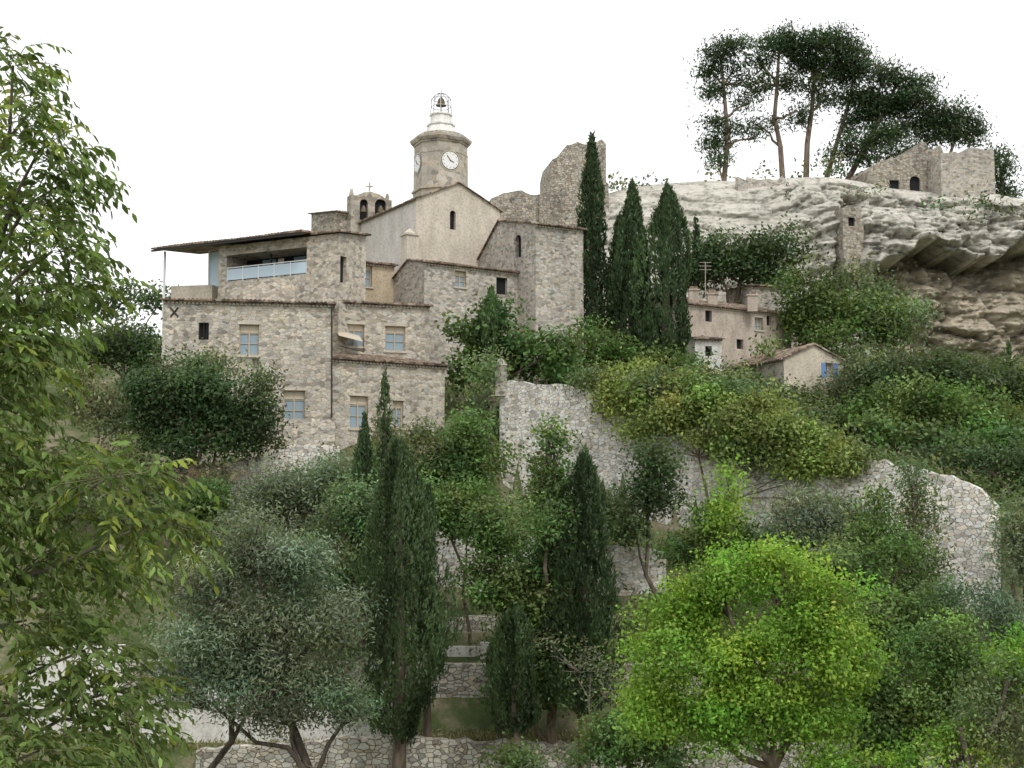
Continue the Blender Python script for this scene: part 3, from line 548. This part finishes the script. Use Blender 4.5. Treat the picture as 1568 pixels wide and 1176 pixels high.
# ---------------- buildings
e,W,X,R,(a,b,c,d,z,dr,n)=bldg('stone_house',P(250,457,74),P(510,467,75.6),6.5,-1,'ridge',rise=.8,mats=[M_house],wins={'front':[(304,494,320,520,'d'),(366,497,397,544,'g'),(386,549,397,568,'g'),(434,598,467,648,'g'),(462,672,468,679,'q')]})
Xa=MB(); o=np.array([*(-n),0])
def onw(px,py,off=.04):
    u,zz_=pixon(a,b,px,py); return v3(a+dr*u,zz_)+o*off
Xa.rod(onw(261,471),onw(273,485),.05,6); Xa.rod(onw(273,471),onw(261,485),.05,6); Xa.rod(onw(508,470,.1),onw(508,640,.1),.05,6); Xa.rod(onw(306,494),onw(306,520),.02,6); Xa.rod(onw(312,494),onw(312,520),.02,6); Xa.rod(onw(317,494),onw(317,520),.02,6)
Xa.obj('ironwork',WM,e)
Wb=MB(); p0,p1=P(432,640,74.6),P(512,640,75.0); Wb.poly([v3(p0+np.array([0,-1.0,0]),-1),v3(p1+np.array([0,-1,0]),-1),v3(p1+np.array([0,.6,0]),p1[2]),v3(p0+np.array([0,.6,0]),p0[2])]); Wb.poly([v3(p1+np.array([0,-1,0]),-1),v3(p1+np.array([0,.6,0]),-1),v3(p1+np.array([0,.6,0]),p1[2])]); Wb.poly([v3(p0+np.array([0,-1,0]),-1),v3(p0+np.array([0,.6,0]),p0[2]),v3(p0+np.array([0,.6,0]),-1)]); Wb.obj('batter',[M_house],e)
e,W,X,R,(a,b,c,d,z,dr,n)=bldg('stone_house',P(515,462,82),P(658,469,84),7,2,'ridge',rise=.8,mats=[M_house],wins={'front':[(528,497,558,530,'g'),(590,500,621,537,'g')]})
o=np.array([*(-n),0]); Xa=MB(); q0,q1=onw(514,505,0),onw(550,514,0); Xa.poly([q0,q1,q1+o*1.3-np.array([0,0,.55]),q0+o*1.3-np.array([0,0,.55])],9); Xa.rod(onw(516,532,.9),onw(553,541,.9),.03,6); Xa.rod(onw(553,541,.9),onw(553,520,.9),.03,6); Xa.obj('awning',WM,e)
bldg('stone_house',P(507,545,76.3),P(681,563,81),6,-1,'ridge',rise=1.1,mats=[M_house],wins={'front':[(536,607,564,656,'g'),(601,614,618,655,'g')]})
bldg('stone_house',P(650,401,88),P(818,420,93.2),8,6,'ridge',prof=[(0,0),(.3,.5),(1,-2.0)],mats=[M_house2],wins={'front':[(697,416,714,439,'g'),(760,426,777,450,'d')]})
bldg('tall_stone_house',P(820,344,90),P(893,350,92),9.5,6,'ridge',prof=[(0,0),(.6,1.3),(1,-1.4)],mats=[M_house2],wins={'left':[(789,358,798,396,'a')]})
bldg('ochre_house',P(538,398,90),P(604,408,92),5,8,'ridge',rise=.8,mats=[M_yel],wins={'front':[(552,404,570,438,'g')]})
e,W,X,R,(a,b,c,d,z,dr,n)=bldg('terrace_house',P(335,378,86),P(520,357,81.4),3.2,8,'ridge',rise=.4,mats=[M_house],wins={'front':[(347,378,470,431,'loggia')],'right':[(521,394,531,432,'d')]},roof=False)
R2=MB(); rquad(R2,v3(a-dr*5.2-n*1.2,z+.15),v3(b-dr*2.2-n*1.2,z+.15),v3(b-dr*2.2+n*4,z+.7),v3(a-dr*5.2+n*4,z+.7)); rquad(R2,v3(b-dr*2.19-n*.3,z+.1),v3(b+dr*.3-n*.3,z+.1),v3(b+dr*.3+n*3.4,z+.5),v3(b-dr*2.19+n*3.4,z+.5))
R2.obj('roof',[M_tiles],e)
X2=MB(); d3=np.array([*dr,0]); n3=np.array([*n,0])
X2.box(v3(a-dr*4.6-n*.5,8),d3*.12,n3*.12,(0,0,z-8),5); X2.box(v3(a-dr*5.2-n*1.15,z-.08),d3*(np.linalg.norm(b-a)+3),n3*.12,(0,0,.12),6)
X2.box(v3(a-dr*1.6+n*1,z-2.6),d3*1.4,n3*.05,(0,0,2.5),7); X2.box(v3(a-dr*1.7+n*.9,z-2.6),d3*.1,n3*.1,(0,0,2.6),5)
X2.obj('veranda',WM,e)
W2=MB(); pk=[P(372,442,79),P(395,432,79),P(410,426,79),P(440,425,79),P(452,440,79)]; wallbox(W2,W2,pk,8,.5); W2.obj('parapet',[M_house],e)
W3=MB(); wallbox(W3,W3,[P(262,438,88),P(325,436,87)],8,4); W3.obj('annex',[M_cream],e)
W4=MB(); pk=[P(519,360,83.5),P(532,378,84.5),P(546,402,85.5)]; wallbox(W4,W4,pk,8,.6); W4.obj('wing_wall',[M_house],e)
# church
A=P(637,304,95); dr=np.array([.846,.533]); B=np.array([A[0]+dr[0]*7.7,A[1]+dr[1]*7.7,A[2]])
ch,Wc,Xc,Rc,(a,b,c,d,z,dr,n)=bldg('village_church',A,B,13.5,8,'gable',rise=1.75,mats=[M_church,M_side],side=1,wins={'front':[(689,323,698,351,'a')]},ov=.3)
Wb=MB(); q=P(632,360,94); Wb.box(v3(q[:2]-dr*.5,8),np.array([*dr,0])*1.0,np.array([*n,0])*1.0,(0,0,q[2]-8)); qz=q[2]
Wb.box(v3(q[:2]-dr*.6-n*.1,qz),np.array([*dr,0])*1.2,np.array([*n,0])*1.2,(0,0,.15)); Wb.prism(q[:2]+n*.5,[(-.45,-.45),(.45,-.45),(.45,.45),(-.45,.45)],qz+.15,[(-.05,-.05),(.05,-.05),(.05,.05),(-.05,.05)],qz+.6)
Wb.obj('buttress',[M_church],ch)
# bell tower
bt=empty('clock_bell_tower'); C0=P(675,250,101.5)[:2]; zz=lambda py:P(676,py,101.5)[2]
def oc(s,a=2.1,h=.98):
    th=math.radians(25); pts=[(a,-h),(a,h),(h,a),(-h,a),(-a,h),(-a,-h),(-h,-a),(h,-a)]; return [(s*(x*math.cos(th)-y*math.sin(th)),s*(x*math.sin(th)+y*math.cos(th))) for x,y in pts]
Wt=MB(); st=[(zz(420),1.03,zz(297),1.0),(zz(297),1.06,zz(294),1.06),(zz(294),.985,zz(242),.975),(zz(242),.985,zz(239),.985),(zz(239),.965,zz(226),.965),(zz(226),1.0,zz(223),1.02),(zz(223),1.06,zz(219),1.12),(zz(219),1.12,zz(216),1.12)]
for z0,s0,z1,s1 in st: Wt.prism(C0,oc(s0),z0,oc(s1),z1,0)
Wt.prism(C0,oc(1.12),zz(216),oc(.85),zz(209),1); Wt.prism(C0,oc(.60),zz(209),oc(.48),zz(194),2); Wt.prism(C0,oc(.53),zz(194),oc(.53),zz(191.5),2)
Wt.prism(C0,oc(.40),zz(191.5),oc(.38),zz(178),2); Wt.prism(C0,oc(.43),zz(178),oc(.43),zz(176),2)
Wt.obj('tower_body',[M_tower,M_ruin,M_lantern],bt)
def lathe(mb,c,prof,m,n=14):
    for (r0,z0),(r1,z1) in zip(prof[:-1],prof[1:]):
        ra=[(r0*math.cos(6.2832*i/n),r0*math.sin(6.2832*i/n)) for i in range(n)]; rb=[(r1*math.cos(6.2832*i/n),r1*math.sin(6.2832*i/n)) for i in range(n)]; mb.prism(c,ra,z0,rb,z1,m,False)
Xb=MB(); lathe(Xb,C0,[(.46,zz(162)),(.34,zz(159)),(.27,zz(153)),(.14,zz(150)),(.03,zz(148))],8)
for i in range(8):
    p=oc(.38)[i]; b3=np.array([C0[0]+p[0],C0[1]+p[1],zz(176)]); pm=oc(.35)[i]; t3=np.array([C0[0]+pm[0],C0[1]+pm[1],zz(152)]); Xb.rod(b3,t3,.04,10)
    p_=oc(.22)[i]; m3=np.array([C0[0]+p_[0],C0[1]+p_[1],zz(145.5)]); Xb.rod(t3,m3,.035,10); Xb.rod(m3,np.array([*C0,zz(142.5)]),.03,10)
    for s_,zy in ((.35,152),(.365,164)):
        pa=oc(s_)[i]; p2=oc(s_)[(i+1)%8]; Xb.rod((C0[0]+pa[0],C0[1]+pa[1],zz(zy)),(C0[0]+p2[0],C0[1]+p2[1],zz(zy)),.03,10)
Xb.rod(np.array([*C0,zz(149)]),np.array([*C0,zz(138)]),.03,6)
Xb.obj('bell_and_cage',WM,bt)
Xk=MB()
for k in range(4):
    th=math.radians(25-90+90*k); o=np.array([math.cos(th),math.sin(th),0]); u=np.array([-o[1],o[0],0]); cc=np.array([*C0,zz(255)])+o*2.07; Z=np.array([0,0,1.])
    disc=lambda r,off,m:Xk.poly([cc+o*off+r*(u*math.cos(t)+Z*math.sin(t)) for t in np.linspace(0,2*np.pi,24,endpoint=False)],m)
    disc(.88,.03,3); disc(.8,.04,6); disc(.74,.05,5); disc(.06,.085,6)
    for t in range(12):
        an=t*math.pi/6; p=cc+o*.055+.62*(u*math.cos(an)+Z*math.sin(an)); Xk.box(p-u*.03-Z*.03,u*.06,Z*.06,o*.01,6)
    for an,l in ((2.2,.5),(-.4,.36)):
        q=u*math.cos(an)+Z*math.sin(an); w=np.cross(o,q); Xk.box(cc+o*.065-w*.03,q*l,w*.06,o*.012,6)
Xk.obj('clock_faces',WM,bt)
# bell gable
bg=empty('bell_gable'); Wg=MB(); Xg=MB(); A=P(538,298,103); B=P(600,306,105); L=np.linalg.norm((B-A)[:2]); z=A[2]
kn=[(0,z),(L*.12,z),(L*.3,z+.35),(L*.5,z+.5),(L*.7,z+.35),(L*.88,z),(L,z)]
wall(Wg,Xg,A,B,12,kn,[(551,306,564,336,'a'),(574,306,592,336,'a')]); dr=(B-A)[:2]/L; n=np.array([-dr[1],dr[0]])*.9
wall(Wg,Xg,B[:2]+n,A[:2]+n,12,[(L-u,q) for u,q in kn][::-1])
for (u0,z0),(u1,z1) in zip(kn[:-1],kn[1:]): Wg.poly([v3(A[:2]+dr*u0,z0),v3(A[:2]+dr*u1,z1),v3(A[:2]+dr*u1+n,z1),v3(A[:2]+dr*u0+n,z0)])
Wg.poly([v3(A,12),v3(A,z),v3(A[:2]+n,z),v3(A[:2]+n,12)]); Wg.poly([v3(B,12),v3(B,z),v3(B[:2]+n,z),v3(B[:2]+n,12)])
m=A[:2]+dr*L*.5+n*.5; Wg.box(v3(m-.06,z+.5),(.12,0,0),(0,.12,0),(0,0,.9)); Wg.box(v3(m-np.array([.3,.05]),z+1.0),(.24,0,0),(0,.1,0),(0,0,.1)); Wg.box(v3(m+np.array([.06,-.05]),z+1.0),(.24,0,0),(0,.1,0),(0,0,.1))
for u in (0.02,L-.42): Wg.prism(A[:2]+dr*(u+.2)+n*.5,[(-.2,-.2),(.2,-.2),(.2,.2),(-.2,.2)],z,[(-.1,-.1),(.1,-.1),(.1,.1),(-.1,.1)],z+.6)
Wg.obj('gable_wall',[M_tower],bg)
for px_ in (557,583):
    q=P(px_,320,103.2); lathe(Xg,(q[0],q[1]-.1),[(.28,q[2]-.3),(.2,q[2]),(.08,q[2]+.25)],8)
Xg.obj('bells',WM,bg)
bldg('vestry_house',P(514,322,103),P(538,330,104),4,10,'ridge',rise=.5,mats=[M_ruin])
# ruins
def ruin(name,pts,d,zb,th,wins=(),mat=M_ruin):
    W,X=MB(),MB(); q=[P(px,py,d+(px-pts[0][0])*.012) for px,py in pts]
    A,B=q[0],q[-1]; L=np.linalg.norm((B-A)[:2]); dr=(B-A)[:2]/L; n=np.array([-dr[1],dr[0]])*th; kn=[]
    for i,p in enumerate(q):
        u=float(np.dot(p[:2]-A[:2],dr)); kn.append((u,p[2]))
        if i<len(q)-1:
            u2=float(np.dot(q[i+1][:2]-A[:2],dr)); k=max(1,int((u2-u)/.4))
            for j in range(1,k): t=j/k; kn.append((u+(u2-u)*t,p[2]+(q[i+1][2]-p[2])*t+rng.normal()*.2))
    kn.sort(); wall(W,X,A,B,zb,kn,wins); wall(W,X,B[:2]+n,A[:2]+n,zb,[(L-u,z+rng.normal()*.2) for u,z in kn][::-1])
    for (u0,z0),(u1,z1) in zip(kn[:-1],kn[1:]): W.poly([v3(A[:2]+dr*u0,z0),v3(A[:2]+dr*u1,z1),v3(A[:2]+dr*u1+n,z1),v3(A[:2]+dr*u0+n,z0)])
    W.poly([v3(A,zb),v3(A,A[2]),v3(A[:2]+n,A[2]),v3(A[:2]+n,zb)]); W.poly([v3(B,zb),v3(B,B[2]),v3(B[:2]+n,B[2]),v3(B[:2]+n,zb)])
    return finish(name,W,X,MB(),[mat])
ruin('ruined_tower',[(842,262),(846,244),(858,234),(868,222),(884,217),(894,221),(906,216),(928,220)],121,20,5)
ruin('ruined_rampart',[(826,300),(842,286),(860,288),(900,280),(932,282)],119.5,18,3)
ruin('ruined_rampart',[(752,304),(770,296),(792,292),(812,298),(830,296)],119,18,2)
ruin('ruined_castle',[(1330,262),(1345,250),(1372,243),(1392,238),(1400,224),(1440,222),(1446,236)],123,28,5,wins=[(1393,270,1409,296,'a'),(1362,276,1377,293,'d')])
ruin('ruined_castle_tower',[(1440,236),(1458,232),(1476,240),(1490,226),(1504,228),(1522,232)],121.5,27,6,mat=M_house2)
ruin('clifftop_wall',[(1130,270),(1180,274),(1240,284),(1290,292),(1332,298)],121.5,28,.8,mat=M_house2,wins=[(1277,299,1283,308,'q')])
ruin('cliff_stair_tower',[(1290,318),(1298,314),(1312,322),(1322,328)],115.5,21,4,wins=[(1299,333,1309,346,'d')],mat=M_ruin)
# right houses
e,W,X,R,(a,b,c,d,z,dr,n)=bldg('pink_house',P(1050,464,98),P(1203,481,104),7,6,'ridge',prof=[(0,0),(.5,1.0),(1,0)],mats=[M_pink],wins={'front':[(1080,476,1090,492,'d'),(1156,487,1168,505,'g'),(1174,484,1181,498,'d'),(1128,520,1138,534,'d')]})
Ck=MB()
for px_,py_ in ((1062,440),(1090,446),(1151,448)):
    q=P(px_,py_,101); w=.5; Ck.box((q[0]-.4,q[1]-.3,q[2]-1.6),(.8,0,0),(0,.6,0),(0,0,1.3),0); Ck.box((q[0]-.48,q[1]-.38,q[2]-.3),(.96,0,0),(0,.76,0),(0,0,.12),0); Ck.box((q[0]-.3,q[1]-.2,q[2]-.18),(.6,0,0),(0,.4,0),(0,0,.25),1)
q=P(1080,455,101); q2=P(1080,402,101); Ck.rod(q,q2,.03,0)
for k in range(3): Ck.rod(q2-np.array([.5,0,.3*k]),q2+np.array([.5,0,-.3*k]),.02,0)
Ck.obj('chimneys',[M_pink,M_tiles],e)
bldg('white_house',P(1064,516,96),P(1105,522,96.5),4,4,'ridge',rise=.6,mats=[M_pale],wins={'front':[(1080,530,1090,545,'d')]})
bldg('stone_house',P(1150,436,106),P(1210,442,107),5,8,'ridge',rise=.3,mats=[M_house2])
A=P(1200,549,92); dr=np.array([.946,.325]); B=np.array([*(A[:2]+dr*5.2),A[2]])
bldg('gabled_cottage',A,B,8.5,2,'gable',rise=1.15,mats=[M_cream,M_house2],side=1,wins={'front':[(1264,556,1276,578,'b'),(1212,592,1222,604,'g')]},ov=.3)
# ---------------- retaining walls
def polywall(name,pts,zb,th,mat,rough=.05,h=None):
    W=MB()
    for p,q in zip(pts[:-1],pts[1:]): wallbox(W,W,[P(*p),P(*q)],zb if h is None else min(P(*p)[2],P(*q)[2])-h,th,0,(),rough)
    return W.obj(name,[mat])
polywall('retaining_wall',[(px,py,yw(px)) for px,py in ((765,582),(800,584),(870,592),(930,612),(1060,640),(1200,672),(1320,702),(1400,716),(1478,738),(1500,748),(1526,775))],-9,.9,M_white,.07)
W=MB(); q=P(767,582,yw(767)); W.box((q[0]-.35,q[1]-.2,q[2]-1),(.7,0,0),(0,.7,0),(0,0,1.9)); W.prism((q[0],q[1]+.15),[(-.42,-.42),(.42,-.42),(.42,.42),(-.42,.42)],q[2]+.9,[(-.1,-.1),(.1,-.1),(.1,.1),(-.1,.1)],q[2]+1.35); W.obj('stone_pier',[M_house2])
polywall('retaining_wall',[(660,812,66.5),(720,808,66.5),(1020,846,65.5)],-9,.8,M_white,.08)
polywall('terrace_wall',[(180,1012,60.2),(600,1016,60.2),(765,1018,60.2),(1000,1018,60.2),(1600,1010,60.2)],-12,.6,M_dry,.0)
polywall('terrace_wall',[(300,1150,55.8),(600,1128,55.8),(700,1136,55.8),(980,1140,55.8),(1500,1140,55.8)],-14,.6,M_dry,.06)
polywall('concrete_parapet',[(640,990,61.6),(735,990,61.6)],-9,.3,M_pale,.0)
polywall('concrete_parapet',[(735.5,984,61.4),(760,986,61.4)],-9,.5,M_pale,.0)
polywall('terrace_wall',[(560,950,63.5),(760,944,63.5)],-10,.4,M_dry,.05)
polywall('plastered_wall',[(30,992,59),(190,988,59.5)],-12,.4,M_pale,.0); polywall('plastered_wall',[(215,1056,57.6),(600,1048,57.6)],-12,.4,M_pale,.0)
polywall('garden_wall',[(350,706,70.5),(400,700,70.5),(440,684,71),(520,682,73)],-4,.5,M_white,.06)
polywall('garden_wall',[(250,712,70.5),(345,712,70.5)],-4,.4,M_dry,.08)
# ---------------- world, sun, camera
EL,AZ=52,25
w=bpy.data.worlds.new("World"); bpy.context.scene.world=w; w.use_nodes=True; nt=w.node_tree; bg_=nt.nodes['Background']
sk=nt.nodes.new('ShaderNodeTexSky'); sk.sky_type='NISHITA'; sk.sun_disc=False; sk.sun_elevation=math.radians(EL); sk.sun_rotation=math.radians(180-AZ); sk.dust_density=4
cl=mixc(nt,.88,sk.outputs[0],(14.6,14.6,14.7)); nt.links.new(cl,bg_.inputs['Color']); bg_.inputs['Strength'].default_value=.1
sl=bpy.data.lights.new('sun','SUN'); sl.energy=1.5; sl.angle=math.radians(14); sl.color=(1,.97,.92); so=bpy.data.objects.new('sun',sl); bpy.context.collection.objects.link(so)
dirv=Vector((math.sin(math.radians(AZ))*math.cos(math.radians(EL)),-math.cos(math.radians(AZ))*math.cos(math.radians(EL)),math.sin(math.radians(EL)))); so.rotation_euler=dirv.to_track_quat('Z','Y').to_euler()
cd=bpy.data.cameras.new('camera'); cd.sensor_width=36; cd.lens=36*F/1568; cd.clip_start=.1; cd.clip_end=6000; co=bpy.data.objects.new('camera',cd); bpy.context.collection.objects.link(co); co.rotation_euler=(math.pi/2+PT,0,0); bpy.context.scene.camera=co
sc=bpy.context.scene; sc.view_settings.view_transform='Standard'; sc.view_settings.look='None'; sc.view_settings.exposure=0
print('FACES',sum(len(o.data.polygons) for o in bpy.data.objects if o.type=='MESH'))
